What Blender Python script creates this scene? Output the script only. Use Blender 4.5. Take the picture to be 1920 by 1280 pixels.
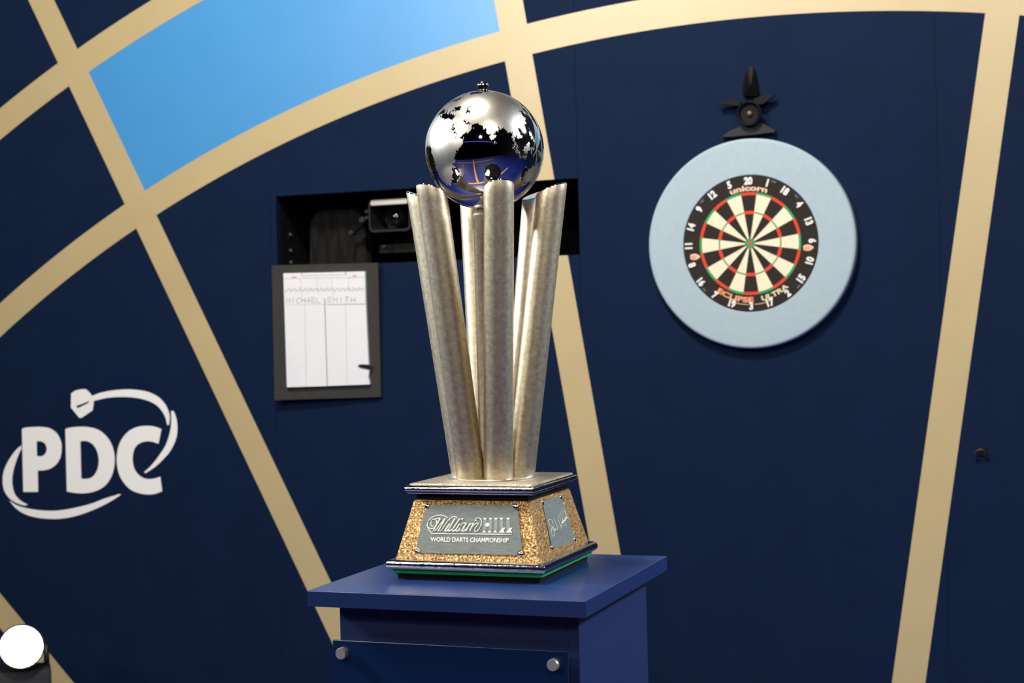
import bpy, bmesh, math, random
from mathutils import Vector, Matrix
random.seed(7)
for o in list(bpy.data.objects): bpy.data.objects.remove(o)
S = bpy.context.scene
COL = S.collection
PI = math.pi

# ------------------------------------------------------------------ camera
CAM = Vector((1.0983, -5.2354, 1.4697)); YAW, PITCH, ROLL = map(math.radians, (20.5765, -0.4842, -1.468)); FPX = 2964.36
fw = Vector((-math.sin(YAW)*math.cos(PITCH), math.cos(YAW)*math.cos(PITCH), math.sin(PITCH)))
rt0 = Vector((math.cos(YAW), math.sin(YAW), 0)); up0 = rt0.cross(fw)
rt = math.cos(ROLL)*rt0 + math.sin(ROLL)*up0; up = -math.sin(ROLL)*rt0 + math.cos(ROLL)*up0
cd = bpy.data.cameras.new('camera'); cam = bpy.data.objects.new('camera', cd); COL.objects.link(cam)
cam.matrix_world = Matrix(((rt.x, up.x, -fw.x, CAM.x), (rt.y, up.y, -fw.y, CAM.y), (rt.z, up.z, -fw.z, CAM.z), (0, 0, 0, 1)))
cd.sensor_width = 36; cd.lens = FPX/1920*36; cd.clip_start = .05; cd.clip_end = 100
cd.dof.use_dof = True; cd.dof.focus_distance = 2.56; cd.dof.aperture_fstop = 9.0
S.camera = cam

def ray(x, y): return fw + rt*((x-960)/FPX) - up*((y-640)/FPX)
def on_y(x, y, Y=0.0):
    d = ray(x, y); return CAM + d*((Y-CAM.y)/d.y)
def on_plane(x, y, p, n):
    d = ray(x, y); return CAM + d*((p-CAM).dot(n)/d.dot(n))

# ------------------------------------------------------------------ light and exposure
w = bpy.data.worlds.new('hall_air'); S.world = w; w.use_nodes = True
w.node_tree.nodes['Background'].inputs[0].default_value = (.55, .6, .8, 1); w.node_tree.nodes['Background'].inputs[1].default_value = 0
S.view_settings.view_transform = 'Standard'; S.view_settings.look = 'None'; S.view_settings.gamma = 1
S.view_settings.use_curve_mapping = False; S.view_settings.exposure = 0.0

def rig_light(name, az, dist, z, power, size, col, target=(0.1, -2.4, 1.5), spread=180):
    # a soft stage lamp hung in the rig; az from the wall's outward normal towards +x
    a = math.radians(az); L = bpy.data.lights.new(name, 'AREA'); L.energy = power; L.size = size; L.shape = 'DISK'; L.color = col; L.spread = math.radians(spread)
    o = bpy.data.objects.new(name, L); COL.objects.link(o)
    o.location = (0.12+dist*math.sin(a), -2.74-dist*math.cos(a), z)
    o.rotation_euler = (Vector(target)-o.location).to_track_quat('-Z', 'Y').to_euler()
WARM = (1, .955, .87); COOL = (.80, .89, 1)
# positions read from the lamps mirrored in the trophy's globe and from the shadows under the scoreboard and dartboard
rig_light('rig_lamp_front_right_offscreen', 34, 4.2, 4.9, 86, .7, WARM, (-.3, 0, 2.0))
rig_light('rig_lamp_front_left_offscreen', -34, 4.2, 4.8, 84, .7, WARM, (-.9, 0, 2.0))
rig_light('rig_lamp_overhead_offscreen', -44, .75, 5.0, 225, .7, WARM, (-.5, 0, 2.2))
for az, z, pw in ((36, 4.0, 55), (14, 4.1, 55), (-32, 4.3, 100)): rig_light('house_lamp_offscreen', az, 6.6, z, pw, .5, WARM, (0, -2, 1.6))
rig_light('rig_lamp_side_right_offscreen', 112, 4.2, 3.9, 34, .8, COOL, (.1, -2.7, 1.35), 50)
rig_light('rig_lamp_side_left_offscreen', -80, 4.2, 3.7, 42, .8, COOL, (.1, -2.7, 1.4), 50)

# ------------------------------------------------------------------ helpers
def lin(c):
    c = c/255; return c/12.92 if c <= .04045 else ((c+.055)/1.055)**2.4
def rgb(r, g, b): return (lin(r), lin(g), lin(b), 1)
def mat(name, col, rough=.5, metal=0, spec=.5, emit=None, strength=0):
    m = bpy.data.materials.new(name); m.use_nodes = True; b = m.node_tree.nodes['Principled BSDF']
    b.inputs['Base Color'].default_value = col; b.inputs['Roughness'].default_value = rough; b.inputs['Metallic'].default_value = metal
    b.inputs['Specular IOR Level'].default_value = spec
    if emit: b.inputs['Emission Color'].default_value = emit; b.inputs['Emission Strength'].default_value = strength
    return m
def node(m, t, **kw):
    n = m.node_tree.nodes.new(t)
    for k, v in kw.items(): setattr(n, k, v)
    return n
def link(m, a, b): m.node_tree.links.new(a, b)
def bsdf(m): return m.node_tree.nodes['Principled BSDF']
def coords(m, scale=(1, 1, 1), kind='Object'):
    tc = node(m, 'ShaderNodeTexCoord'); mp = node(m, 'ShaderNodeMapping'); mp.inputs['Scale'].default_value = scale
    link(m, tc.outputs[kind], mp.inputs[0]); return mp.outputs[0]
def noise(m, vec, scale, detail=4, rough=.55):
    n = node(m, 'ShaderNodeTexNoise'); n.inputs['Scale'].default_value = scale; n.inputs['Detail'].default_value = detail
    n.inputs['Roughness'].default_value = rough; link(m, vec, n.inputs['Vector']); return n.outputs['Fac']
def ramp(m, fac, stops):
    r = node(m, 'ShaderNodeValToRGB'); e = r.color_ramp.elements
    while len(e) < len(stops): e.new(.5)
    for i, (p, c) in enumerate(stops): e[i].position = p; e[i].color = c
    link(m, fac, r.inputs[0]); return r.outputs[0]
def bump(m, fac, strength, dist, prev=None):
    b = node(m, 'ShaderNodeBump'); b.inputs['Strength'].default_value = strength; b.inputs['Distance'].default_value = dist
    link(m, fac, b.inputs['Height'])
    if prev: link(m, prev, b.inputs['Normal'])
    link(m, b.outputs[0], bsdf(m).inputs['Normal']); return b.outputs[0]
def mottled(name, c1, c2, rough, metal=0, scale=30, bstr=0, bdist=.001, stretch=(1, 1, 1), spec=.5, lo=.35, hi=.65):
    m = mat(name, c1, rough, metal, spec); v = coords(m, stretch); f = noise(m, v, scale)
    link(m, ramp(m, f, [(lo, c1), (hi, c2)]), bsdf(m).inputs['Base Color'])
    if bstr: bump(m, f, bstr, bdist)
    return m

def finish(me, smooth):
    if smooth is True: me.shade_smooth()
    elif smooth:
        me.shade_smooth(); me.set_sharp_from_angle(angle=math.radians(smooth))
def obj(name, bm, m, parent=None, smooth=False, loc=None):
    if isinstance(bm, bmesh.types.BMesh):
        bmesh.ops.recalc_face_normals(bm, faces=bm.faces[:])
        me = bpy.data.meshes.new(name); bm.to_mesh(me); bm.free()
    else: me = bm
    finish(me, smooth)
    for k in (m if isinstance(m, (list, tuple)) else [m]):
        if k.name not in me.materials: me.materials.append(k)
    o = bpy.data.objects.new(name, me); COL.objects.link(o)
    if loc is not None: o.location = loc
    if parent: o.parent = parent
    return o
def tag(o, label, cat, group=None):
    o['label'] = label; o['category'] = cat
    if group: o['group'] = group
    return o
def thing(name, label, cat, loc=(0, 0, 0), group=None):
    o = bpy.data.objects.new(name, None); COL.objects.link(o); o.location = loc; o.empty_display_size = .1
    bpy.context.view_layer.update(); return tag(o, label, cat, group)
def struct(o): o['kind'] = 'structure'; return o
def B(): return bmesh.new()
def box(bm, x0, x1, y0, y1, z0, z1, bev=0):
    r = bmesh.ops.create_cube(bm, size=1); vs = r['verts']
    for v in vs: v.co = Vector(((x0+x1)/2+v.co.x*(x1-x0), (y0+y1)/2+v.co.y*(y1-y0), (z0+z1)/2+v.co.z*(z1-z0)))
    if bev:
        es = list({e for v in vs for e in v.link_edges}); bmesh.ops.bevel(bm, geom=es, offset=bev, segments=2, affect='EDGES', profile=.5)
    return bm
def frame_of(a):
    a = a.normalized(); t = Vector((0, 0, 1)) if abs(a.z) < .9 else Vector((1, 0, 0)); u = a.cross(t).normalized(); return u, a.cross(u)
def lathe(bm, prof, org=(0, 0, 0), axis=(0, 0, 1), n=48, cap=True):
    org = Vector(org); ax = Vector(axis).normalized(); u, v = frame_of(ax); rings = []
    for r, h in prof:
        if r < 1e-6: rings.append([bm.verts.new(org+ax*h)])
        else: rings.append([bm.verts.new(org+ax*h+(u*math.cos(2*PI*i/n)+v*math.sin(2*PI*i/n))*r) for i in range(n)])
    for a, b in zip(rings, rings[1:]):
        for i in range(n):
            j = (i+1) % n
            f = [a[i % len(a)], a[j % len(a)], b[j % len(b)], b[i % len(b)]]; f = list(dict.fromkeys(f))
            if len(f) > 2: bm.faces.new(f)
    if cap:
        for k in (rings[0], rings[-1]):
            if len(k) > 2: bm.faces.new(k)
    return bm
def tube(bm, pts, r, n=8, closed=False):
    pts = [Vector(p) for p in pts]; rings = []; N = len(pts); rs = r if isinstance(r, (list, tuple)) else [r]*N
    for i, p in enumerate(pts):
        t = (pts[(i+1) % N]-pts[i-1]) if closed else (pts[min(i+1, N-1)]-pts[max(i-1, 0)])
        if t.length < 1e-9: t = Vector((0, 0, 1))
        u, v = frame_of(t); rings.append([bm.verts.new(p+(u*math.cos(2*PI*k/n)+v*math.sin(2*PI*k/n))*rs[i]) for k in range(n)])
    prs = list(zip(rings, rings[1:]))+([(rings[-1], rings[0])] if closed else [])
    for a, b in prs:
        for k in range(n): bm.faces.new((a[k], a[(k+1) % n], b[(k+1) % n], b[k]))
    if not closed: bm.faces.new(rings[0]); bm.faces.new(rings[-1])
    return bm
def smooth_loop(pts, sub=5, corner=38, closed=True):
    P = [Vector(p) for p in pts]; N = len(P); sharp = []
    for i in range(N):
        if not closed and i in (0, N-1): sharp.append(True); continue
        a = P[i]-P[i-1]; b = P[(i+1) % N]-P[i]; sharp.append(a.angle(b, 0) > math.radians(corner))
    out = []
    for i in range(N if closed else N-1):
        p1, p2 = P[i], P[(i+1) % N]
        p0 = p1*2-p2 if sharp[i] else P[i-1]; p3 = p2*2-p1 if sharp[(i+1) % N] else P[(i+2) % N]
        for k in range(sub):
            t = k/sub
            out.append(.5*((2*p1)+(p2-p0)*t+(2*p0-5*p1+4*p2-p3)*t*t+(3*p1-p0-3*p2+p3)*t**3))
    if not closed: out.append(P[-1])
    return out
def flat_shape(name, loops2d, place, depth, m, parent=None, sm=True):
    """a solid plate from 2D outlines (first = outer, rest = holes); place(x, y, d) -> world point, d = height over the base"""
    cu = bpy.data.curves.new(name, 'CURVE'); cu.dimensions = '2D'; cu.fill_mode = 'BOTH'
    for lp in loops2d:
        pts = smooth_loop([Vector((x, y)) for x, y in lp]) if sm else lp
        sp = cu.splines.new('POLY'); sp.points.add(len(pts)-1); sp.use_cyclic_u = True
        for q, p in zip(sp.points, pts): q.co = (p[0], p[1], 0, 1)
    cu.extrude = .5
    t = bpy.data.objects.new('tmp', cu); COL.objects.link(t)
    me = bpy.data.meshes.new_from_object(t.evaluated_get(bpy.context.evaluated_depsgraph_get()))
    bpy.data.objects.remove(t); me.name = name
    for v in me.vertices: v.co = place(v.co.x, v.co.y, depth if v.co.z > 0 else 0.0)
    bm = B(); bm.from_mesh(me); bmesh.ops.remove_doubles(bm, verts=bm.verts[:], dist=1e-6); bpy.data.meshes.remove(me)
    return obj(name, bm, m, parent)
def text_mesh(s, weight=0.0, extrude=.05):
    cu = bpy.data.curves.new('t', 'FONT'); cu.body = s; cu.offset = weight; cu.extrude = extrude; cu.resolution_u = 4
    t = bpy.data.objects.new('tmp', cu); COL.objects.link(t); bpy.context.view_layer.update()
    me = bpy.data.meshes.new_from_object(t.evaluated_get(bpy.context.evaluated_depsgraph_get()))
    bpy.data.objects.remove(t)
    xs = [v.co.x for v in me.vertices]; ys = [v.co.y for v in me.vertices]; zs = [v.co.z for v in me.vertices]
    x0, x1, y0, y1, z0, z1 = min(xs), max(xs), min(ys), max(ys), min(zs), max(zs)
    for v in me.vertices: v.co = ((v.co.x-x0)/(x1-x0), (v.co.y-y0)/(y1-y0), (v.co.z-z0)/(z1-z0))
    me['aspect'] = (x1-x0)/(y1-y0); return me
def copy_tree(o, parent=None):
    c = o.copy(); COL.objects.link(c); c.parent = parent
    for ch in list(o.children): copy_tree(ch, c)
    return c

# ------------------------------------------------------------------ materials
NAVY = mottled('navy_panel_paint', rgb(16, 31, 57), rgb(18, 33, 60), .6, scale=6, spec=.05)
GOLD = mottled('gold_vinyl', rgb(190, 170, 124), rgb(194, 174, 128), .36, scale=5, spec=1.0)
BLUE = mottled('sky_blue_vinyl', rgb(64, 146, 208), rgb(67, 149, 211), .36, scale=5, spec=1.0)
BLACK = mat('matt_black', rgb(14, 14, 15), .7, spec=.3)
RECESS = mat('recess_black', rgb(9, 9, 11), .85, spec=.15)
DARKGREY = mottled('dark_grey_board', rgb(52, 51, 48), rgb(57, 56, 52), .75, scale=40, spec=.3)
WHITE = mat('white_vinyl', rgb(246, 244, 240), .5)
PAPER = mottled('white_paper', rgb(230, 231, 234), rgb(234, 235, 237), .8, scale=8, spec=.2)
INK = mat('grey_marker_ink', rgb(150, 150, 156), .8); INKD = mat('dark_marker_ink', rgb(112, 112, 118), .8)
PINK = mat('pale_red_print', rgb(226, 178, 170), .8)
SURROUND = mottled('pale_blue_foam', rgb(165, 184, 194), rgb(170, 188, 197), .75, scale=60, bstr=.15, bdist=.002, spec=.25)
SISAL_B = mottled('black_sisal', rgb(43, 38, 35), rgb(50, 45, 40), .85, scale=300, spec=.2)
SISAL_W = mottled('cream_sisal', rgb(238, 224, 192), rgb(243, 231, 202), .85, scale=300, spec=.2)
SISAL_R = mat('red_sisal', rgb(221, 72, 54), .85, spec=.2); SISAL_G = mat('green_sisal', rgb(62, 158, 98), .85, spec=.2)
NUMW = mat('white_number_wire', rgb(236, 234, 230), .4)
PEACH = mat('peach_print', rgb(235, 196, 164), .7); ORANGE = mat('orange_print', rgb(238, 158, 116), .7); CREAM = mat('cream_print', rgb(216, 208, 162), .7)
STEEL = mat('wire_steel', rgb(150, 150, 150), .35, .9)

CHROME = mat('mirror_silver', rgb(225, 222, 216), .035, 1)
SATIN = mottled('satin_silver', rgb(188, 181, 167), rgb(200, 193, 180), .35, 1, scale=90, bstr=.06, bdist=.0004)
def pewter():
    m = mat('brushed_pewter', rgb(205, 189, 157), .42, 1); v = coords(m, (60, 60, 420)); f = noise(m, v, 6, 6, .65)
    v2 = coords(m, (1, 1, 1)); g = noise(m, v2, 120, 8, .7)
    link(m, ramp(m, g, [(.3, rgb(180, 164, 134)), (.7, rgb(232, 218, 190))]), bsdf(m).inputs['Base Color'])
    rr = node(m, 'ShaderNodeMapRange'); rr.inputs['To Min'].default_value = .33; rr.inputs['To Max'].default_value = .5; link(m, f, rr.inputs[0]); link(m, rr.outputs[0], bsdf(m).inputs['Roughness'])
    b = bump(m, f, .16, .0006); bump(m, g, .2, .001, b); return m
PEWTER = pewter()
def moulding_metal():
    m = mat('chrome_moulding', rgb(205, 203, 200), .1, 1); f = noise(m, coords(m, (1, 1, 1)), 75, 3, .5); bump(m, f, .35, .0016); return m
MOULD = moulding_metal()
def hammered(name, dark, light, hi):
    m = mat(name, light, .33, .9); v = coords(m); vo = node(m, 'ShaderNodeTexVoronoi'); vo.inputs['Scale'].default_value = 330; vo.inputs['Randomness'].default_value = 1
    nv = node(m, 'ShaderNodeTexNoise'); nv.inputs['Scale'].default_value = 320; nv.inputs['Detail'].default_value = 4; link(m, v, nv.inputs['Vector'])
    mx = node(m, 'ShaderNodeMix', data_type='VECTOR'); mx.inputs[0].default_value = .01; link(m, v, mx.inputs[4]); link(m, nv.outputs['Color'], mx.inputs[5]); link(m, mx.outputs[1], vo.inputs['Vector'])
    link(m, ramp(m, nv.outputs['Fac'], [(.36, dark), (.5, light), (.66, hi)]), bsdf(m).inputs['Base Color'])
    b = bump(m, vo.outputs['Distance'], .55, .0022); bump(m, nv.outputs['Fac'], .5, .002, b); return m
BRONZE = hammered('hammered_bronze', rgb(92, 66, 40), rgb(146, 110, 66), rgb(214, 178, 116))
TOPPLATE = hammered('hammered_top', rgb(150, 136, 116), rgb(188, 174, 150), rgb(214, 202, 178))
def plaque_mat(name, a, b, rough):
    m = mat(name, a, rough, .25, .35); f = noise(m, coords(m, (14, 14, 90)), 5, 5); link(m, ramp(m, f, [(.3, a), (.7, b)]), bsdf(m).inputs['Base Color']); return m
PLAQUE = plaque_mat('grey_plaque', rgb(94, 98, 94), rgb(116, 120, 114), .5)
ENGRAVE = mat('pale_engraving', rgb(226, 226, 204), .5, 0)
ENGRAVE_D = mat('dull_engraving', rgb(130, 133, 127), .5, .2)
FELT = mottled('green_felt', rgb(22, 112, 62), rgb(28, 124, 70), .9, scale=300, spec=.1)
GLOSSBLACK = mat('black_foot', rgb(12, 13, 14), .3)
PEDTOP = mottled('blue_laminate', rgb(16, 35, 76), rgb(19, 38, 80), .3, scale=5, spec=.5)
PEDBODY = mottled('blue_plinth_paint', rgb(18, 34, 74), rgb(20, 36, 77), .42, scale=5, spec=.5)
PEDPANEL = mat('navy_acrylic', rgb(5, 27, 60), .25, spec=.4)
KNOB = mat('brushed_steel_knob', rgb(186, 183, 176), .4, .85)

# ------------------------------------------------------------------ structure: hall shell
FLOORM = mottled('stage_floor_blue', rgb(20, 36, 112), rgb(24, 40, 118), .5, scale=3)
HALLM = mat('dark_hall_cloth', rgb(46, 42, 48), .9, spec=.1)
X0, X1, Y0, ZT = -8.0, 8.0, -16.0, 7.0
fl = struct(obj('floor', box(B(), X0, X1, -7.2, .9, -.1, 0), FLOORM))
for (a, b, c, d) in ((-2.6, 2.6, -3.50, -3.40), (-.06, .05, -7.0, -3.50), (-2.6, 2.6, -6.2, -6.12)):
    obj('floor_line', box(B(), a, b, c, d, .0, .002), mat('orange_floor_line', rgb(226, 150, 60), .6) if 'orange_floor_line' not in bpy.data.materials else bpy.data.materials['orange_floor_line'], fl)
struct(obj('floor_auditorium', box(B(), X0, X1, Y0, -7.2, -1.1, -1.0), HALLM))
struct(obj('ceiling', box(B(), X0-.2, X1+.2, Y0-.2, 1.1, ZT, ZT+.1), HALLM))
struct(obj('wall_left', box(B(), X0-.2, X0, Y0-.2, 1.1, -1.1, ZT), HALLM))
struct(obj('wall_right', box(B(), X1, X1+.2, Y0-.2, 1.1, -1.1, ZT), HALLM))
struct(obj('wall_front', box(B(), X0, X1, Y0-.2, Y0, -1.1, ZT), HALLM))
struct(obj('wall_rear', box(B(), X0, X1, .9, 1.1, -1.1, ZT), HALLM))
LED = mat('violet_led_strip', rgb(80, 70, 220), .5, emit=rgb(90, 84, 235), strength=1.6)
struct(obj('trim_1_offscreen', box(B(), X0+.2, X1-.2, -11.6, -11.5, 3.45, 3.56), LED))
struct(obj('balcony', box(B(), X0, X1, Y0, -11.6, 2.6, 3.8), HALLM))

# ------------------------------------------------------------------ structure: stage back wall of printed panels
PW = 1.2133; WT = 3.9; OX0, OX1, OZ0, OZ1 = -1.7961, -.6067, 1.7185, 1.9851
wall = bpy.data.objects.new('wall_back', None); COL.objects.link(wall); struct(wall); wall['label'] = 'navy stage wall of tall panels with gold dartboard lines'
def panel(x0, x1):
    g = .0004
    return obj('panel', box(B(), x0+g, x1-g, 0, .03, 0, WT), NAVY, wall)
edges = [-.6067+PW*k for k in range(-4, 5)]
for i in range(len(edges)-1):
    if i == 3:
        x0, x1 = edges[i]+.0008, edges[i+1]-.0008; bm = B()
        xs = [x0, OX0, OX1, x1] if OX1 < x1 else [x0, OX0, x1]
        box(bm, x0, OX1-.0008, 0, .03, 0, OZ0); box(bm, x0, OX1-.0008, 0, .03, OZ1, WT)
        if OX0 > x0+.002: box(bm, x0, OX0, 0, .03, OZ0, OZ1)
        obj('panel', bm, NAVY, wall)
    else: panel(edges[i], edges[i+1])
rc = obj('camera_recess', B(), RECESS, wall); bm = B()
for b in ((OX0-.02, OX0, .03, .55, OZ0-.02, OZ1+.02), (OX1, OX1+.02, .03, .55, OZ0-.02, OZ1+.02), (OX0, OX1, .03, .55, OZ0-.02, OZ0), (OX0, OX1, .03, .55, OZ1, OZ1+.02), (OX0, OX1, .53, .55, OZ0, OZ1)): box(bm, *b)
bm.to_mesh(rc.data); bm.free()
CX, CZ = 0.0, -2.722; HB = .052
def wpoly(name, pts, y, m, parent=wall, th=.0006):
    return flat_shape(name, [pts], lambda x, z, d: Vector((x, y-d, z)), th, m, parent, sm=False)
def radial(deg, z0, z1):
    a = math.radians(deg); dx, dz = math.sin(a), math.cos(a); px, pz = dz, -dx
    def at(s, z): t = (z-CZ-pz*HB*s)/dz; return (CX+dx*t+px*HB*s, z)
    wpoly('gold_radial_band', [at(-1, z0), at(1, z0), at(1, z1), at(-1, z1)], -.0012, GOLD)
for d in (-45, -27, 9, 27): radial(d, .001, WT-.001)
radial(-9, .001, OZ0); radial(-9, OZ1, WT-.001)
def arc(r, a0, a1, n): return [(CX+r*math.sin(math.radians(a0+(a1-a0)*i/n)), CZ+r*math.cos(math.radians(a0+(a1-a0)*i/n))) for i in range(n+1)]
for r0, r1 in ((5.207, 5.315), (5.851, 5.957)):
    wpoly('gold_ring_band', arc(r0, -52, 40, 120)+arc(r1, 40, -52, 120), -.0006, GOLD)
for a0, a1 in ((-27, -9), (9, 27)): 
    s = wpoly('blue_sector', arc(5.31, a0+.3, a1-.3, 40)+arc(5.855, a1-.3, a0+.3, 40), 0, BLUE)
for zz in (1.845, 1.785, 1.74):
    obj('bolt', lathe(B(), [(.008, 0), (.008, .006), (.005, .009)], (OX0+.0005, .10, zz), (1, 0, 0), 12), STEEL, rc)

# ------------------------------------------------------------------ white wall logo
def lg(x, y, d): 
    p = on_y(x*.21875, 710-y*.21875); p.y = -d; return p
logo = thing('wall_logo', 'white PDC lettering with a dart orbiting it on the navy wall', 'logo', (-2.65, 0, 1.0))
def lshape(name, loops):
    o = flat_shape(name, [[(x, -y) for x, y in L] for L in loops], lambda x, y, d: lg(x, y, d)-Vector(logo.location), .0018, WHITE, logo)
lshape('letter', [[(190,430),(220,418),(290,412),(360,412),(430,425),(490,470),(525,540),(530,600),(520,670),(490,725),(440,765),(380,783),(325,785),(328,968),(202,968)], [(315,535),(355,535),(390,555),(403,600),(390,640),(360,662),(318,662)]])
lshape('letter', [[(562,430),(600,418),(690,410),(770,415),(850,440),(920,500),(965,580),(985,680),(975,780),(945,860),(890,925),(810,965),(720,980),(640,976),(575,965)], [(690,535),(740,532),(790,555),(825,600),(845,660),(848,720),(835,780),(800,835),(750,856),(698,855)]])
lshape('letter', [[(1385,430),(1330,410),(1260,402),(1180,412),(1110,445),(1050,510),(1015,590),(1003,690),(1015,790),(1050,870),(1110,940),(1180,975),(1260,990),(1330,985),(1392,962),(1375,838),(1330,852),(1270,858),(1215,842),(1170,800),(1145,745),(1138,680),(1150,610),(1180,565),(1230,540),(1290,535),(1360,555)]])
lshape('dart_flight', [[(612,125),(650,100),(715,88),(745,95),(788,143),(805,190),(795,270),(705,330),(680,332),(610,245)], [(650,235),(765,190),(762,205),(670,252)]])
lshape('dart_trail', [[(792,146),(860,120),(960,100),(1080,90),(1180,95),(1280,115),(1370,165),(1430,240),(1455,320),(1450,395),(1435,395),(1415,320),(1370,250),(1310,205),(1230,175),(1130,158),(1020,155),(920,163),(807,188)]])
lshape('orbit_swoosh', [[(1468,275),(1490,275),(1515,350),(1522,440),(1505,530),(1460,620),(1400,690),(1330,755),(1250,808),(1236,800),(1300,740),(1370,650),(1425,560),(1460,450),(1470,360)]])
lshape('orbit_swoosh', [[(180,572),(130,620),(75,700),(35,790),(25,880),(40,960),(85,1025),(150,1066),(210,1084),(240,1078),(180,1045),(130,990),(108,910),(110,820),(135,720),(165,640),(187,595)]])
lshape('orbit_swoosh', [[(82,1045),(150,1085),(250,1112),(370,1128),(500,1128),(640,1105),(780,1070),(900,1025),(1030,985),(1035,995),(940,1055),(830,1110),(700,1160),(580,1190),(460,1200),(330,1190),(220,1160),(140,1110)]])

# ------------------------------------------------------------------ pedestal
PX, PY, PZ = .1335, -2.768, 1.061
ped = thing('display_pedestal', 'blue square display plinth carrying the silver trophy', 'pedestal', (PX, PY, 0))
obj('top_slab', box(B(), -.2325, .2325, -.234, .233, PZ-.0255, PZ, .0012), PEDTOP, ped)
bm = B(); hx = .2045
obj('plinth_body', box(bm, -hx+.002, hx-.018, -.182, .193, .0, PZ-.0255, .001), PEDBODY, ped)
obj('side_panel', box(B(), hx-.018, hx, -.184, .193, .0, PZ-.0255, .001), PEDBODY, ped)
fp = obj('front_panel', box(B(), -.200, .1955, -.214, -.209, .12, .980, .0008), PEDPANEL, ped)
for x, z in ((-.182, .960), (.174, .960), (-.182, .14), (.174, .14)):
    obj('standoff_knob', lathe(B(), [(.006, -.182), (.006, -.2135), (.0095, -.2140), (.0095, -.2215), (.0085, -.2235), (0, -.2235)], (x, 0, z), (0, 1, 0), 24), KNOB, fp, 40)

# ------------------------------------------------------------------ trophy
TC = Vector((.12, -2.738, PZ))
tr = thing('trophy', 'tall silver trophy of six splayed tubes holding a mirrored globe', 'trophy', TC)
def sq_loft(bm, prof, cap=True):
    rings = [[bm.verts.new((sx*h, sy*h, z)) for sx, sy in ((-1, -1), (1, -1), (1, 1), (-1, 1))] for h, z in prof]
    for a, b in zip(rings, rings[1:]):
        for i in range(4): bm.faces.new((a[i], a[(i+1) % 4], b[(i+1) % 4], b[i]))
    if cap: bm.faces.new(rings[0]); bm.faces.new(rings[-1])
    return bm
def bead(h, zc, r, n=10, squash=1.0): return [(h-r*squash+r*squash*math.sin(PI*i/n), zc-r*math.cos(PI*i/n)) for i in range(n+1)]
base = obj('base_foot', sq_loft(B(), [(.1235, 0), (.1250, .0085)]), RECESS, tr)
obj('felt_pad', sq_loft(B(), [(.1265, .0085), (.1305, .0105), (.1305, .0155)]), FELT, tr)
obj('lower_moulding', sq_loft(B(), [(.131, .0155)]+bead(.139, .0245, .0088, 14)+[(.1275, .0338)]), MOULD, tr, 40)
# tapered plinth, each face subdivided a little for the hammered surface
FZ0, FZ1, FH0, FH1 = .0335, .128, .1262, .1016
obj('plinth', sq_loft(B(), [(FH0, FZ0), (FH1, FZ1)]), BRONZE, tr)
obj('neck', sq_loft(B(), [(.0985, FZ1), (.0985, FZ1+.0115)]), GLOSSBLACK, tr)
obj('upper_moulding', sq_loft(B(), [(.103, .1385)]+bead(.1105, .1415, .0032, 6)+bead(.1135, .1468, .0052, 10)+[(.1085, .1528), (.1075, .1528)]), MOULD, tr, 40)
obj('top_plate', sq_loft(B(), [(.1065, .1525), (.1065, .1550), (.1058, .1556)]), TOPPLATE, tr)
obj('collar_disc', lathe(B(), [(.0775, .1556), (.0775, .1580), (.0765, .1590), (.070, .1598)], (0, 0, 0), (0, 0, 1), 96), SATIN, tr, 40)
# six tubes
TR = .0246; RB, RT, ZB, ZTOP = .0485, .1185, .1592, .649
NS = 64
for k in range(6):
    a = math.radians(32+60*k); eo = Vector((math.sin(a), -math.cos(a), 0)); et = Vector((math.cos(a), math.sin(a), 0))
    p0 = eo*RB+Vector((0, 0, ZB)); p1 = eo*RT+Vector((0, 0, ZTOP)); ax = (p1-p0).normalized(); en = et.cross(ax)
    if en.dot(eo) < 0: en = -en
    bm = B(); rows = []
    L = (p1-p0).length
    def ring(rad, sfun):
        out = []
        for i in range(NS):
            th = 2*PI*i/NS; off = (en*math.cos(th)+et*math.sin(th))*rad; out.append(bm.verts.new(p0+off+ax*sfun(th, off)))
        return out
    bot = lambda th, off: -off.z/ax.z
    top = lambda dz: (lambda th, off: L+.0035-.0125*(1-math.cos(th))+dz)
    rows = [ring(TR, bot), ring(TR, top(-.022)), ring(TR, top(-.0018)), ring(TR-.0004, top(-.0005)), ring(TR-.0016, top(0))]
    for q, (r0, r1) in enumerate(zip(rows, rows[1:])):
        for i in range(NS): 
            f = bm.faces.new((r0[i], r0[(i+1) % NS], r1[(i+1) % NS], r1[i])); f.material_index = 1 if q >= 2 else 0
    f = bm.faces.new(rows[-1]); f.material_index = 1; bm.faces.new(rows[0])
    obj('tube_column', bm, [PEWTER, CHROME], tr, 50)
obj('centre_stem', lathe(B(), [(.022, ZB), (.022, .596), (.0235, .598), (.0235, .603), (.019, .606), (.014, .612), (.012, .622)], (0, 0, 0), (0, 0, 1), 48), [PEWTER], tr, 40)
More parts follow.
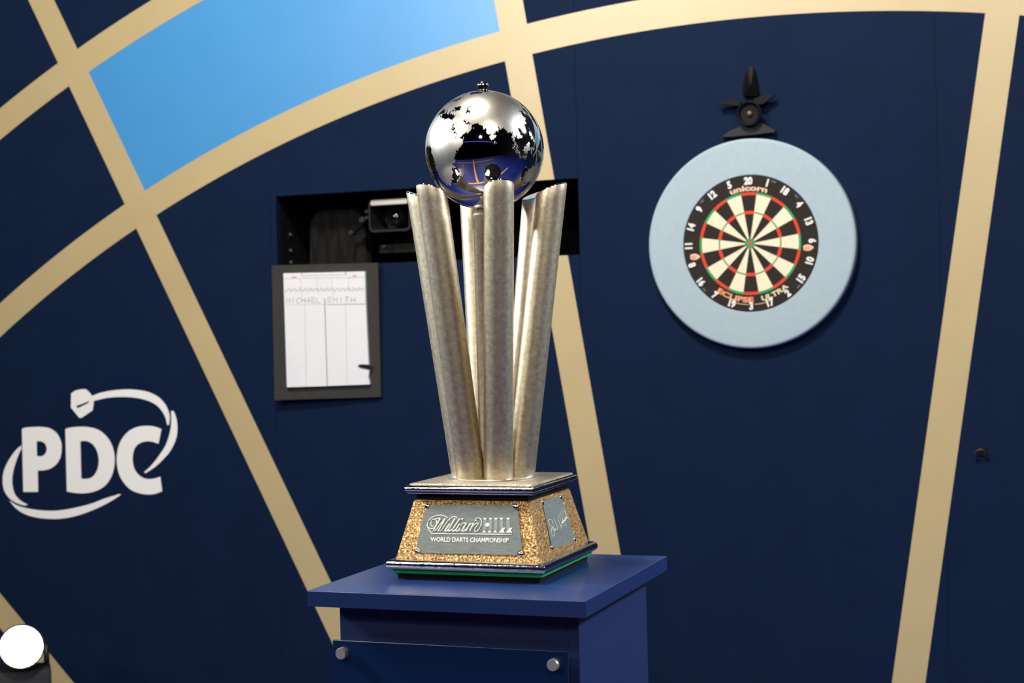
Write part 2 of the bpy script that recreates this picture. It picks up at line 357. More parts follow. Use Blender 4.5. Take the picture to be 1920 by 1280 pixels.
# globe
GZ, GR = .7106, .1007
def sphere_part(bm, r, n=64):
    return lathe(bm, [(r*math.sin(PI*i/n) if 0 < i < n else 0, -r*math.cos(PI*i/n)) for i in range(n+1)], (0, 0, GZ), (0, 0, 1), 128, False)
globe = obj('globe', sphere_part(B(), GR), CHROME, tr, True)
LANDS = [
[(-9,37),(-9,43),(-2,43.5),(-1,46),(-4,48),(2,51),(8,54),(8,57),(11,56),(14,54),(21,55),(24,59),(30,60),(22,60),(22,63),(25,65.5),(20,64),(17,60),(13,55.5),(11,59),(5,59),(6,62),(14,67),(25,71),(40,67),(33,66),(40,65),(45,68),(60,69),(68,69),(70,73),(80,72),(100,76),(113,74),(130,71),(150,71),(170,69),(180,68),(178,63),(163,60),(162,56),(156,51),(155,59),(140,54),(140,48),(130,42),(127,39),(129,35),(126,35),(125,39),(121,40),(118,38),(122,37),(119,35),(122,31),(118,24),(110,21),(108,21),(106,18),(109,12),(105,9),(102,13),(100,13),(100,8),(104,1.5),(101,3),(98,9),(98,16),(94,16),(91,22),(87,21),(80,15),(80,11),(77.5,8),(73,17),(72,21),(69,22),(67,25),(58,25.5),(56,27),(51,28),(48,30),(51,25),(54,24),(56,26),(59.5,22.5),(55,17),(45,13),(43,13),(39,21),(35,28),(34,31),(36,36),(30,36),(27,37),(26,40),(30,41),(36,41.5),(41,41.5),(38,45),(39,47),(35,46),(33,46),(30,46),(28,43),(26,41),(23,40),(24,38),(22,37),(19,41),(14,45),(12,45),(18,40),(16,38),(12,42),(9,44),(3,43),(0,40),(-2,37),(-5,36)],
[(-6,36),(10,37),(11,34),(20,31),(25,32),(32,31),(34,28),(37,20),(43,12),(51,12),(48,5),(41,-2),(40,-10),(35,-20),(33,-27),(27,-34),(19,-34.5),(15,-26),(12,-17),(13,-8),(9,0),(9,4),(4,6),(-8,4.5),(-15,11),(-17,15),(-16,22),(-10,30)],
[(44,-25),(47,-25),(50,-16),(49,-12),(44,-17)], [(79.8,9),(82,7),(80.5,6)], [(95,5.5),(104,-2),(106,-6),(102,-4),(98,2)], [(105,-6),(114,-7),(114,-8.5),(106,-7.5)],
[(109,1),(113,3),(117,7),(119,5),(117,0),(116,-4),(110,-3)], [(120,1),(125,1),(121,-1),(122,-5),(119,-3)], [(131,-1),(141,-3),(150,-10),(143,-9),(138,-8),(133,-4)],
[(114,-22),(122,-18),(129,-15),(136,-12),(135,-15),(140,-17.5),(142,-11),(146,-19),(153,-26),(150,-37),(144,-38.5),(138,-35),(131,-31.5),(124,-33),(116,-35)],
[(120,18),(122,17),(124,12),(126,7),(123,8),(120,14)], [(130,32),(136,34),(140,36),(142,43),(145,44),(140,42),(139,38),(132,35)],
[(-125,48),(-135,58),(-150,60),(-165,65),(-155,71),(-125,70),(-95,72),(-80,63),(-65,58),(-56,51),(-70,43),(-80,27),(-90,30),(-97,25),(-95,17),(-85,12),(-95,16),(-106,22),(-117,33)],
[(-77,8),(-60,10),(-50,0),(-35,-7),(-40,-22),(-55,-35),(-68,-52),(-74,-45),(-70,-20),(-80,-5)], [(-50,60),(-20,70),(-20,80),(-55,80),(-60,76)]]
CASP = [(47,45),(51,47),(53,45),(51,42),(54,40),(54,37),(50,37),(49,40),(47,43)]
def inside(P, x, y):
    c = False; j = len(P)-1
    for i in range(len(P)):
        (xi, yi), (xj, yj) = P[i], P[j]
        if (yi > y) != (yj > y) and x < (xj-xi)*(y-yi)/(yj-yi)+xi: c = not c
        j = i
    return c
BB = [(min(p[0] for p in P), max(p[0] for p in P), min(p[1] for p in P), max(p[1] for p in P)) for P in LANDS]
def wob(x, y): return 1.1*math.sin(x*.9+1.7*math.sin(y*.7))+.7*math.sin(y*1.9+x*.37)+.5*math.sin(x*2.7-y*2.1)
def which(lo, la):
    lo2, la2 = lo+.8*wob(lo, la), la+.8*wob(la+31, lo+7)
    if inside(CASP, lo2, la2): return None
    for i, P in enumerate(LANDS):
        b = BB[i]
        if b[0] <= lo2 <= b[1] and b[2] <= la2 <= b[3] and inside(P, lo2, la2): return i
    return None
VIEWAZ = math.degrees(math.atan2(CAM.x-TC.x, TC.y-CAM.y)); TILT = math.radians(6)
va = math.radians(VIEWAZ); vdir = Vector((math.sin(va), -math.cos(va), 0)); rotax = vdir.cross(Vector((0, 0, 1)))
ROTM = Matrix.Rotation(-TILT, 3, rotax)
def gpt(lo, la, r):
    a = math.radians(lo-70)+va; la = math.radians(la)
    return ROTM @ Vector((r*math.cos(la)*math.sin(a), -r*math.cos(la)*math.cos(a), r*math.sin(la)))+Vector((0, 0, GZ))
ST = .75; cells = {}
nlo, nla = int(360/ST), int(168/ST)
for j in range(nla):
    for i in range(nlo):
        k = which(-180+(i+.5)*ST, -84+(j+.5)*ST)
        if k is not None: cells.setdefault(k, []).append((i, j))
for k, cs in cells.items():
    bm = B(); vm = {}
    def vv(i, j):
        if (i, j) not in vm: vm[(i, j)] = bm.verts.new(gpt(-180+i*ST, -84+j*ST, GR+.0003))
        return vm[(i, j)]
    for i, j in cs: bm.faces.new((vv(i, j), vv(i+1, j), vv(i+1, j+1), vv(i, j+1)))
    obj('continent', bm, SATIN, globe, True)
fin = obj('finial', lathe(B(), [(.0145, GR-.002), (.012, GR+.0005), (.0088, GR+.002), (.0092, GR+.0045), (.0102, GR+.0075), (.0102, GR+.0105), (.0088, GR+.0135), (.0075, GR+.0148), (.0062, GR+.0148), (.0056, GR+.011), (0, GR+.0105)], (0, 0, GZ), (0, 0, 1), 32), MOULD, globe, 40)
obj('finial_cap', lathe(B(), [(.0056, GR+.011), (.0052, GR+.0155), (.003, GR+.0172), (0, GR+.0176)], (0, 0, GZ), (0, 0, 1), 24), GLOSSBLACK, fin, 40)

# plaques
def plaque(name, corners, pt, nrm, m, edge_m):
    q = [on_plane(x, y, pt, nrm)-TC for x, y in corners]
    tl, trr, br, bl = q; c = (tl+trr+br+bl)/4
    def lerp(u, v): return (tl*(1-u)+trr*u)*(1-v)+(bl*(1-u)+br*u)*v
    uv = []; n = .07; asp = (trr-tl).length/(bl-tl).length
    nu, nv = .055, .055*asp
    for (cu, cv, sx, sy) in ((0, 0, 1, 1), (1, 0, -1, 1), (1, 1, -1, -1), (0, 1, 1, -1)):
        pts = [(cu+sx*nu*math.cos(t*PI/10), cv+sy*nv*math.sin(t*PI/10)) for t in range(6)]
        if (cu+cv) % 2 == 0: pts = pts[::-1]
        uv += pts
    o = flat_shape(name, [uv], lambda u, v, d: lerp(u, v)+nrm*d, .0012, m, tr, sm=False)
    for (u, v) in ((.018, .03), (.982, .03), (.982, .97), (.018, .97)):
        obj('plaque_screw', lathe(B(), [(.0042, 0), (.0042, .0012), (.003, .0022), (0, .0025)], lerp(u, v), nrm, 16), CHROME, o, 40)
    return o
sl = math.atan2(FH0-FH1, FZ1-FZ0)
NF = Vector((0, -math.cos(sl), math.sin(sl))); PF = TC+Vector((0, -FH0, FZ0))
NR = Vector((math.cos(sl), 0, math.sin(sl))); PR = TC+Vector((FH0, 0, FZ0))
plf = plaque('front_plaque', [(798.5, 946), (970.4, 947), (980.7, 1041), (779, 1036)], PF, NF, PLAQUE, CHROME)
plr = plaque('side_plaque', [(1015.7, 939.9), (1050.3, 929.2), (1078.7, 1014), (1034.5, 1029.8)], PR, NR, PLAQUE, CHROME)
def pf(x, y, h=.0014): return on_plane(790+x*.09896, 955+y*.09896, PF, NF)-TC+NF*h
def pr_(x, y, h=.0014): return on_plane(1000+x*.1016, 915+y*.1016, PR, NR)-TC+NR*h
def strokes(name, lines, place, r, m, parent):
    bm = B()
    for ln in lines:
        rr = r
        if isinstance(ln, tuple): ln, rr = ln
        tube(bm, smooth_loop([place(x, y) for x, y in ln], 4, 100, False) if len(ln) > 2 else [place(x, y) for x, y in ln], rr, 6)
    return obj(name, bm, m, parent, True)
TN = .00068; TK = .00125
strokes('script_lettering', [
 ([(510,165),(440,122),(340,110),(230,140),(150,210),(120,290),(150,350),(220,360),(280,310),(300,240),(270,190),(220,190),(190,250),(200,310),(240,315)], TN),
 ([(240,190),(300,172),(370,168)], TN), ([(365,172),(300,290),(232,410)], TK), ([(232,410),(275,400),(350,300),(455,175)], TN), ([(455,175),(400,290),(325,412)], TK), ([(325,412),(385,395),(450,300),(530,195),(600,145),(650,140),(690,160)], TN),
 ([(545,270),(500,340),(450,400),(480,412),(535,370)], TK), ([(645,175),(580,290),(510,400),(540,412),(590,375)], TK), ([(735,175),(660,290),(588,400),(620,412),(670,375)], TK),
 ([(735,270),(690,345),(660,398),(690,412),(740,370)], TK), ([(770,182),(800,186)], TK*1.2), ([(850,262),(800,262),(745,330),(735,395),(770,405),(830,340)], TN), ([(862,262),(810,345),(785,398),(815,412),(860,370)], TK),
 ([(935,262),(890,345),(852,415)], TK), ([(870,380),(940,285),(990,262)], TN), ([(1000,262),(960,340),(925,415)], TK), ([(940,375),(1020,285),(1075,258),(1090,272)], TN),
 ([(1090,268),(1040,340),(1012,395),(1045,415),(1090,385),(1135,310),(1150,235),(1130,180),(1085,160),(1040,180),(1030,210),(1055,218)], TN),
 ([(120,300),(145,375),(185,430),(225,458),(400,463),(900,466),(1725,475)], TN)], pf, TN, ENGRAVE, plf)
def pfshape(name, loops, m=ENGRAVE, dep=.0005):
    return flat_shape(name, [[(x, -y) for x, y in L] for L in loops], lambda x, y, d: pf(x, -y, .0012+d), dep, m, plf, sm=False)
for x0, x1 in ((1180,1245),(1285,1352),(1385,1452),(1487,1560),(1615,1690)):
    pfshape('serif_triangle', [[(x0,160),(x1,160),((x0+x1)/2+12,196),((x0+x1)/2-8,196)]])
    pfshape('letter_stem', [[(x0+4,204),(x1-4,204),(x1-4,382),(x0+4,382)]], ENGRAVE_D, .0003)
for x0, x1 in ((1165,1230),(1265,1335),(1370,1442)): pfshape('serif_triangle', [[(x0,434),((x0+x1)/2,390),(x1,434)]])
pfshape('diamond', [[(1212,290),(1240,258),(1265,252),(1290,258),(1306,288),(1280,320),(1262,328),(1240,320)]])
pfshape('letter_foot', [[(1478,436),(1545,352),(1598,345),(1562,400),(1585,436)]]); pfshape('letter_foot', [[(1612,436),(1680,352),(1730,345),(1700,395),(1727,436)]])
def text_on(name, s, place, q, m, parent, depth=.0005, weight=0.0):
    """q: TL, TR, BR, BL in tracing units"""
    me = text_mesh(s, weight)
    for v in me.vertices:
        u, t, z = v.co; x = (q[0][0]*(1-u)+q[1][0]*u)*t+(q[3][0]*(1-u)+q[2][0]*u)*(1-t); y = (q[0][1]*(1-u)+q[1][1]*u)*t+(q[3][1]*(1-u)+q[2][1]*u)*(1-t)
        v.co = place(x, y, z*depth)
    return obj(name, me, m, parent)
text_on('title_lettering', 'WORLD DARTS CHAMPIONSHIP', lambda x, y, d: pf(x, y, .0012+d), [(180,525),(1665,538),(1650,628),(185,610)], ENGRAVE, plf, .0005, .012)
strokes('signature', [[(340,655),(330,600),(290,578),(258,610),(275,660),(325,720),(362,790),(370,860),(352,888),(322,840),(312,790),(345,710),(365,740),(385,790),(388,740),(420,770),(440,730)],
 [(360,555),(400,650),(440,745)], [(420,525),(460,620),(512,760),(490,690)], [(445,475),(495,610)], [(480,455),(530,580),(505,640)], ([(505,655),(545,625),(530,600),(575,610),(560,570),(590,570),(580,540),(620,550)], .0008),
 [(510,410),(570,540)], [(535,375),(575,450),(605,540)], [(570,410),(600,520)], [(550,645),(590,708)], [(480,690),(530,690)]], pr_, .0004, ENGRAVE, plr)

# ------------------------------------------------------------------ dartboard and surround
DB = Vector((0, 0, 1.73)); FY = -.040
sur = tag(obj('dartboard_surround', lathe(B(), [(.2268, -.001), (.2268, -.0385), (.2285, -.0405)]+[(.338+.011*math.sin(t*PI/16), -.0295-.011*math.cos(t*PI/16)) for t in range(9)]+[(.349, -.001)], (0, 0, 0), (0, 1, 0), 160, False), SURROUND, None, 40, DB), 'pale blue foam ring around the dartboard', 'dartboard surround')
bmx = B(); bmx.from_mesh(sur.data); 
db = thing('dartboard', 'round dartboard with red and green rings inside a pale blue surround', 'dartboard', DB)
bmx.free()
obj('board_body', lathe(B(), [(.2255, -.001), (.2255, -.0385), (.2245, FY+.0006)], (0, 0, 0), (0, 1, 0), 120), SISAL_B, db, 40)
def seg(r0, r1, a0, a1, n, y0=FY+.0006, y1=FY):
    bm = B(); A = [math.radians(a0+(a1-a0)*i/n) for i in range(n+1)]
    def ringv(r, y): return [bm.verts.new((r*math.sin(a), y, r*math.cos(a))) for a in A]
    f0, f1, b0, b1 = ringv(r0, y1), ringv(r1, y1), ringv(r0, y0), ringv(r1, y0)
    for i in range(n):
        bm.faces.new((f0[i], f0[i+1], f1[i+1], f1[i])); bm.faces.new((f1[i], f1[i+1], b1[i+1], b1[i])); bm.faces.new((f0[i+1], f0[i], b0[i], b0[i+1]))
    bm.faces.new((f0[0], f1[0], b1[0], b0[0])); bm.faces.new((f0[-1], b0[-1], b1[-1], f1[-1])); return bm
NUM = [20, 1, 18, 4, 13, 6, 10, 15, 2, 17, 3, 19, 7, 16, 8, 11, 14, 9, 12, 5]
for nm, r0, r1, c1, c2 in (('inner_single', .0159, .099, SISAL_B, SISAL_W), ('treble', .099, .107, SISAL_R, SISAL_G), ('outer_single', .107, .162, SISAL_B, SISAL_W), ('double', .162, .170, SISAL_R, SISAL_G)):
    if nm == 'treble': specs = ((c1, .0975, .1085), (c2, .1005, .1055))
    elif nm == 'double': specs = ((c1, .1605, .1705), (c2, .1625, .1705))
    elif nm == 'inner_single': specs = ((c1, .0159, .0975), (c2, .0159, .1005))
    else: specs = ((c1, .1085, .1605), (c2, .1055, .1625))
    mm = []
    for cc, ra, rb in specs:
        o = obj(nm, seg(ra, rb, -9, 9, 6), cc, db); mm.append(o)
    for k in range(20):
        s = mm[k % 2] if k < 2 else mm[k % 2].copy()
        if k >= 2: COL.objects.link(s); s.parent = db
        s.rotation_euler = (0, math.radians(18*k), 0)
obj('outer_bull', lathe(B(), [(.00635, FY), (.0159, FY), (.0159, FY+.0006)], (0, 0, 0), (0, 1, 0), 40, False), SISAL_G, db)
obj('bullseye', lathe(B(), [(0, FY-.0002), (.0064, FY-.0002), (.0064, FY+.0006)], (0, 0, 0), (0, 1, 0), 32, False), SISAL_R, db)
ringpts = lambda r, y: [(r*math.sin(2*PI*i/96), y, r*math.cos(2*PI*i/96)) for i in range(96)]
bm = B()
tube(bm, ringpts(.1708, FY-.0003), .0003, 4, True); tube(bm, ringpts(.0161, FY-.0003), .0003, 4, True)
for k in range(20):
    a = math.radians(18*k+9); tube(bm, [(.0161*math.sin(a), FY-.0003, .0161*math.cos(a)), (.171*math.sin(a), FY-.0003, .171*math.cos(a))], .00025, 4)
obj('spider_wire', bm, STEEL, db)
def polar_text(name, s, angc, r, h, m, flip, weight, wfac=.72, span=None, maxw=None):
    me = text_mesh(s, weight); wd = h*me['aspect']*wfac
    if span: wd = math.radians(span)*r
    for v in me.vertices:
        u, t, z = v.co; x = (u-.5)*wd; 
        if span:
            a = math.radians(angc)+(-x if flip else x)/r; rr = r+((.5-t) if flip else (t-.5))*h
            v.co = (rr*math.sin(a), FY-.0004-z*.0006, rr*math.cos(a))
        else:
            a = math.radians(angc); yy = (t-.5)*h; ex = Vector((math.cos(a), 0, -math.sin(a))); ey = Vector((math.sin(a), 0, math.cos(a)))
            if flip: ex, ey = -ex, -ey
            c = Vector((math.sin(a)*r, 0, math.cos(a)*r)); p = c+ex*x+ey*yy; v.co = (p.x, FY-.0025-z*.0014, p.z)
    return obj(name, me, m, db)
for k, nmb in enumerate(NUM):
    polar_text('numeral', str(nmb), 18*k, .2075, .0262, NUMW, 90 < 18*k < 270, .055, .85)
polar_text('maker_lettering', 'unicorn', 0, .1835, .0185, PEACH, False, .04, span=40)
polar_text('model_lettering', 'ECLIPSE', 197, .1865, .0185, ORANGE, True, .045, span=39)
polar_text('model_lettering', 'ULTRA', 154.5, .1865, .0175, CREAM, True, .045, span=30)
for a0, a1 in ((183, 195), (162, 177)): obj('print_line', seg(.2015, .2035, a0, a1, 6, FY+.0006, FY), CREAM, db)
for a, sgn in ((-101, 1), (96.5, -1)):
    A = math.radians(a); c = Vector((.1925*math.sin(A), FY, .1925*math.cos(A)))
    el = lambda sx, sz, ox, oz, dy: [(c.x+ox+sx*math.cos(t*PI/10)*(1+.15*math.cos(3*t*PI/10)), c.z+oz+sz*math.sin(t*PI/10)) for t in range(20)]
    flat_shape('emblem', [el(.017, .0105, 0, 0, 0)], lambda x, z, d: Vector((x, FY-d, z)), .0005, PEACH, db, sm=False)
    flat_shape('emblem', [el(.0105, .006, -.003, -.0015, 0)], lambda x, z, d: Vector((x, FY-.0005-d, z)), .0004, ORANGE, db, sm=False)
CLIP = mat('number_clip', rgb(88, 82, 76), .6)
for a in (23, 47, -47, -133, 133, 200): obj('ring_clip', seg(.2135, .2205, a-2, a+2, 3, FY, FY-.0015), CLIP, db)

# ------------------------------------------------------------------ board camera above the dartboard
def tz(x, y, Y): return on_y(1320+x*.125, 110+y*.125, Y)
bc0 = Vector((0, 0, 2.15)); bc = thing('board_camera', 'black finned camera bracket mounted above the dartboard', 'camera', bc0)
MB_ = mat('black_bracket', rgb(6, 6, 7), .6, spec=.2); MG_ = mat('grey_bracket', rgb(40, 40, 41), .6, spec=.3)
def plate(name, pts, Yf, Yb, m, peak=None):
    bm = B(); f = [bm.verts.new(tz(x, y, Yf)-bc0) for x, y in pts]; b = [bm.verts.new(Vector((v.co.x, Yb, v.co.z))) for v in f]
    n = len(pts); bm.faces.new(b)
    for i in range(n): bm.faces.new((f[i], f[(i+1) % n], b[(i+1) % n], b[i]))
    if peak:
        c = bm.verts.new(tz(peak[0], peak[1], peak[2])-bc0)
        for i in range(n): bm.faces.new((f[i], f[(i+1) % n], c))
    else: bm.faces.new(f)
    return obj(name, bm, m, bc)
c3 = tz(675, 820, -.05)-bc0
plate('top_fin', [(690,112),(655,140),(625,205),(598,330),(585,450),(590,560),(825,560),(800,430),(780,300),(760,190),(730,128)], -.022, 0, MB_, (700, 400, -.04))
plate('side_wing', [(215,655),(330,630),(480,605),(560,640),(520,705),(360,690),(250,690)], -.035, -.02, MB_)
plate('side_wing', [(1062,545),(1000,545),(840,565),(740,600),(780,680),(880,680),(960,620)], -.035, -.02, MB_)
plate('saddle_plate', [(262,1170),(380,1085),(560,1005),(700,975),(860,955),(950,1010),(1062,1070),(1060,1100),(940,1110),(800,1132),(560,1152),(400,1170)], -.03, -.0, MG_)
obj('camera_barrel', lathe(B(), [(.036, c3.y+.05), (.036, .006), (.0415, .004), (.0415, -.004), (.038, -.006), (.034, -.004), (.030, .006), (0, .008)], (c3.x, c3.y, c3.z), (0, 1, 0), 40, False), MB_, bc, 40)
obj('camera_lens', lathe(B(), [(.0085, .008), (.0085, -.001), (.006, -.003), (0, -.004)], (c3.x+.001, c3.y, c3.z), (0, 1, 0), 24, False), mat('lens_grey', rgb(92, 88, 82), .3), bc, True)

# ------------------------------------------------------------------ wall hook
hk = thing('wall_hook', 'small black arched hook screwed to the wall beside a gold band', 'hook', (.72, 0, 1.03))
bm = B(); box(bm, -.016, .016, -.004, 0, -.006, .022, .001); obj('hook_plate', bm, MB_, hk)
bm = B(); tube(bm, smooth_loop([Vector((-.0165, -.006, -.018)), Vector((-.015, -.016, -.004)), Vector((-.013, -.026, .010)), Vector((-.005, -.03, .016)), Vector((.005, -.03, .016)), Vector((.013, -.026, .010)), Vector((.015, -.016, -.004)), Vector((.021, -.006, -.014))], 4, 100, False), .0035, 8)
obj('hook_arch', bm, mat('hook_rubber', rgb(52, 52, 54), .45), hk, True)

# ------------------------------------------------------------------ scoreboard and sheet
SBN = Vector((.060, -1, -.045)).normalized(); SBP = Vector((-1.6, -.040, 1.47))
SB = [on_plane(x, y, SBP, SBN) for x, y in ((509.5, 497.5), (708.5, 492.5), (714, 744), (514.5, 750))]
sb = thing('scoreboard', 'dark grey board fixed to the wall below the camera window', 'scoreboard', (-1.6, 0, 1.47))
bm = B(); o0 = Vector(sb.location)
f = [bm.verts.new(p-o0) for p in SB]; b = [bm.verts.new(p-SBN*.018-o0) for p in SB]
bm.faces.new(f); bm.faces.new(b)
for i in range(4): bm.faces.new((f[i], f[(i+1) % 4], b[(i+1) % 4], b[i]))
obj('backing_board', bm, DARKGREY, sb)
for zz in (-.17, .17): obj('mount_batten', box(B(), -.15, .15, -.016, -.0005, zz-.02, zz+.02), BLACK, sb)
def pp(x, y, d=0.0):
    return on_plane(520+x*.20305, 500+y*.20313, SBP+SBN*.014, SBN)+SBN*d
sh = thing('score_pad', 'white ruled score pad with handwriting hung on the dark grey board', 'paper pad', pp(450, 575))
s0 = Vector(sh.location)
PO = [(55, 60), (430, 52), (808, 42), (815, 300), (828, 600), (842, 890), (848, 960), (840, 1020), (852, 1085), (465, 1100), (88, 1112), (72, 590)]
bm = B(); f = [bm.verts.new(pp(x, y)-s0) for x, y in PO]; b = [bm.verts.new(v.co-SBN*.0135) for v in f]
bm.faces.new(f); bm.faces.new(b)
for i in range(len(PO)): bm.faces.new((f[i], f[(i+1) % len(PO)], b[(i+1) % len(PO)], b[i]))
obj('sheet_stack', bm, PAPER, sh)
def rule(name, a, b, wd, m):
    a2, b2 = Vector(a), Vector(b); d = (b2-a2).normalized(); n = Vector((-d.y, d.x))*wd/2
    q = [a2+n, b2+n, b2-n, a2-n]
    return flat_shape(name, [[(p.x, -p.y) for p in q]], lambda x, y, d: pp(x, -y, .0002+d)-s0, .0003, m, sh, sm=False)
LINE = mat('pale_rule_ink', rgb(196, 196, 200), .8)
rule('ruled_line', (60, 108), (808, 96), 5, LINE); rule('ruled_line', (80, 350), (440, 345), 4, LINE); rule('ruled_line', (455, 349), (818, 344), 6, INK)
rule('ruled_line', (255, 348), (266, 1105), 5, LINE); rule('ruled_line', (437, 295), (462, 1102), 9, INK); rule('ruled_line', (628, 290), (645, 1095), 5, LINE)
rule('ruled_line', (215, 110), (222, 285), 4, LINE); rule('ruled_line', (366, 106), (376, 240), 4, LINE); rule('ruled_line', (498, 104), (515, 270), 4, LINE); rule('ruled_line', (655, 100), (660, 240), 4, LINE)
rule('header_bar', (225, 82), (632, 72), 6, LINE); rule('header_bar', (223, 58), (228, 86), 7, INK); rule('header_bar', (628, 44), (634, 74), 9, INK)
for x0, y0 in ((130, 92), (690, 80)): flat_shape('print_mark', [[(x0, -y0-8), (x0+12, -y0+10), (x0+28, -y0+4), (x0+46, -y0+12), (x0+44, -y0-10), (x0+20, -y0-14)]], lambda x, y, d: pp(x, -y, .0002+d)-s0, .0003, PINK, sh, sm=False)
GL = {'M': [[(0,0),(0,1),(.5,.35),(1,1),(1,0)]], 'I': [[(.5,0),(.5,1)]], 'C': [[(1,.85),(.6,1),(.1,.75),(0,.4),(.3,.02),(1,.1)]], 'H': [[(0,0),(0,1)],[(1,0),(1,1)],[(0,.5),(1,.5)]], 'A': [[(0,0),(.5,1),(1,0)],[(.2,.4),(.8,.4)]], 'E': [[(1,1),(0,1),(0,0),(1,0)],[(0,.5),(.8,.5)]], 'L': [[(0,1),(0,0),(1,0)]], 'S': [[(1,.85),(.5,1),(.05,.75),(.5,.5),(.95,.25),(.5,0),(0,.15)]], 'T': [[(0,1),(1,1)],[(.5,1),(.5,0)]]}
def hand(word, x0, x1, yb, h, m):
    n = len(word); st = (x1-x0)/n; bm = B()
    for i, ch in enumerate(word):
        for ln in GL[ch]:
            dy = random.uniform(-3, 3); pts = [pp(x0+i*st+u*st*.68, yb+dy-v*h, .0004)-s0 for u, v in ln]
            tube(bm, pts, .00085, 5)
    return obj('handwriting', bm, m, sh)
hand('MICHAEL', 85, 410, 334, 48, INKD); hand('SMITH', 462, 735, 330, 50, INKD)
bm = B(); pts = []
for i in range(150):
    t = i/149; x = 75+725*t; pts.append(pp(x, 214-8*t+14*math.sin(i*1.35)+9*math.sin(i*.61+1)-5*math.cos(i*2.3), .0004)-s0)
tube(bm, pts, .0008, 5); obj('handwriting', bm, INK, sh)
mk = thing('bulldog_clip', 'small black clip pinching the right edge of the white score pad', 'clip', pp(820, 915))
k0 = Vector(mk.location)
flat_shape('clip_jaw', [[(745,-912),(770,-900),(830,-902),(855,-905),(872,-925),(858,-945),(820,-938),(775,-928)]], lambda x, y, d: pp(x, -y, .0003+d)-k0, .004, BLACK, mk)
bm = B(); tube(bm, [pp(850, 905, .003)-k0, pp(878, 912, .003)-k0, pp(878, 935, .003)-k0, pp(852, 940, .003)-k0], .0012, 6); obj('clip_handle', bm, GLOSSBLACK, mk)

# ------------------------------------------------------------------ inside the camera window
CB = mat('camera_black_plastic', rgb(22, 22, 23), .45); HG = mat('camera_grey_flap', rgb(214, 212, 196), .4); GLASS = mat('lens_glass', rgb(6, 9, 8), .03, spec=.8)
vc0 = Vector((-1.352, .066, OZ0)); vc = thing('video_camera', 'black video camera looking out through the slot in the wall', 'video camera', vc0)
def hood():
    bm = B()
    def rr(w, h, r, y):
        out = []
        for cx, cz, a0 in ((w-r, h-r, 0), (-w+r, h-r, 90), (-w+r, -h+r, 180), (w-r, -h+r, 270)):
            for k in range(7): a = math.radians(a0+15*k); out.append(bm.verts.new((cx+r*math.cos(a), y, cz+r*math.sin(a))))
        return out
    L = [rr(.070, .048, .014, .14), rr(.084, .060, .02, 0), rr(.084, .060, .02, -.02), rr(.078, .053, .016, -.02), rr(.060, .04, .012, .09)]
    for a, b in zip(L, L[1:]):
        for i in range(28): bm.faces.new((a[i], a[(i+1) % 28], b[(i+1) % 28], b[i]))
    bm.faces.new(L[0]); bm.faces.new(L[-1]); return bm
ho = obj('lens_hood', hood(), CB, vc, 40, (.0, 0, .177))
obj('hood_flap', box(B(), -.074, .074, -.024, -.018, .038, .058, .004), HG, vc, 40, (.0, 0, .177))
obj('lens_barrel', lathe(B(), [(.034, .092), (.036, .02), (.034, .015), (.031, .02), (.031, .03)], (0, 0, .170), (0, 1, 0), 40, False), CB, vc, 40)
obj('front_lens', lathe(B(), [(.031, .03), (.024, .018), (.012, .012), (0, .010)], (0, 0, .170), (0, 1, 0), 40, False), GLASS, vc, True)
obj('camera_body', box(B(), -.06, .06, .14, .31, .075, .245, .01), CB, vc, 40)
obj('mount_plate', box(B(), -.08, .10, .05, .28, .04, .075, .004), BLACK, vc)
obj('support_post', lathe(B(), [(.05, 0), (.05, .008), (.02, .012), (.02, .042)], (0, .16, 0), (0, 0, 1), 24), BLACK, vc, 40)
for x, z, r in ((-.118, .165, .012), (-.096, .195, .008), (-.098, .172, .008), (-.165, .120, .010), (-.03, .062, .008)):
    bm = B(); lathe(bm, [(r*.6, .03), (r*.6, 0), (r, -.002), (r, -.012), (r*.7, -.015), (0, -.015)], (x, .0, z), (0, 1, 0), 16, False)
    obj('focus_knob', bm, MG_, vc, 40)
bm = B(); tube(bm, [(-.165, .02, .12), (-.118, .02, .165), (-.07, .03, .18)], .007, 8); obj('focus_arm', bm, CB, vc, True)
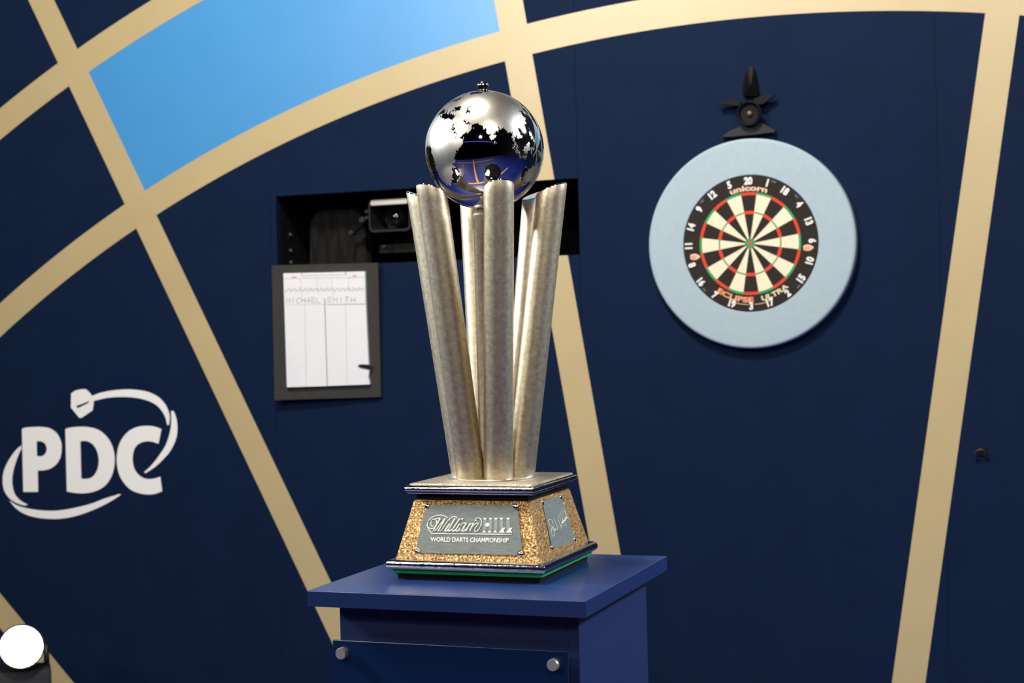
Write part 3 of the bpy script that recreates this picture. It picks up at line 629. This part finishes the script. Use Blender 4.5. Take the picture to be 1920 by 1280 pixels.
# dark cloth hanging at the left of the slot
bm = B(); n = 24
xs = [(-1.735+.235*i/n) for i in range(n+1)]
rows = []
for j in range(11):
    z = OZ0+.001+.215*(j/10); row = []
    for i, x in enumerate(xs):
        e = 1-.35*max(0, abs(2*i/n-1)-.7)/.3*(j/10)**3
        row.append((x, .14+.008*math.sin(i*1.1+.3*j)+.004*math.sin(i*2.7), OZ0+.001+(z-OZ0-.001)*e))
    rows.append(row)
F = [[bm.verts.new(p) for p in r] for r in rows]; K = [[bm.verts.new((p[0], p[1]+.05, p[2])) for p in r] for r in rows]
for A, s in ((F, 1), (K, -1)):
    for j in range(10):
        for i in range(n): bm.faces.new((A[j][i], A[j][i+1], A[j+1][i+1], A[j+1][i]))
for i in range(n): bm.faces.new((F[10][i], F[10][i+1], K[10][i+1], K[10][i])); bm.faces.new((F[0][i], F[0][i+1], K[0][i+1], K[0][i]))
for j in range(10):
    for i in (0, n): bm.faces.new((F[j][i], F[j+1][i], K[j+1][i], K[j][i]))
tag(obj('cloth_bag', bm, mat('charcoal_cloth', rgb(30, 29, 28), .9, spec=.1), None, 50), 'charcoal cloth bag slumped inside the camera slot', 'bag')

# ------------------------------------------------------------------ floor spotlight at the wall's foot
LC = on_y(40, 1212, -.6); lt = thing('stage_spotlight', 'glowing stage spotlight standing on the floor below the white logo', 'spotlight', (LC.x, LC.y, 0))
aim = (CAM-LC).normalized(); l0 = Vector((LC.x, LC.y, 0)); lc = LC-l0
obj('lamp_head', lathe(B(), [(0, -.20), (.05, -.20), (.07, -.16), (.076, -.05), (.079, 0), (.079, .006), (.0735, .006), (.0725, -.004)], lc, aim, 48, False), CB, lt, 40)
obj('lamp_lens', lathe(B(), [(.0728, -.003), (.05, .002), (0, .004)], lc, aim, 48, False), mat('lit_lens', (1, 1, 1, 1), .5, emit=(1, .98, .97, 1), strength=18), lt, True)
sd = Vector((0, 0, 1)).cross(aim).normalized()
bm = B()
for s in (-1, 1):
    tube(bm, [lc+sd*.085*s-aim*.09, lc+sd*.088*s-aim*.09+Vector((0, 0, -.12)), Vector((0, 0, .30))+sd*.086*s-aim*.09, Vector((0, 0, .285))+sd*.06*s-aim*.09], .010, 8)
obj('yoke', bm, CB, lt, True)
bo = obj('light_base', box(B(), -.10, .10, -.07, .07, .012, .292, .014), mat('base_plastic', rgb(46, 46, 49), .6, spec=.2), lt, 40, Vector((0, 0, 0))-Vector((aim.x, aim.y, 0))*.09)
bo.rotation_euler = (0, 0, math.atan2(aim.y, aim.x)+PI/2)
for a in (45, 135, 225, 315):
    obj('rubber_foot', lathe(B(), [(.014, 0), (.016, .004), (.014, .014)], (.105*math.cos(math.radians(a)), .105*math.sin(math.radians(a)), 0), (0, 0, 1), 16), BLACK, bo, 40)
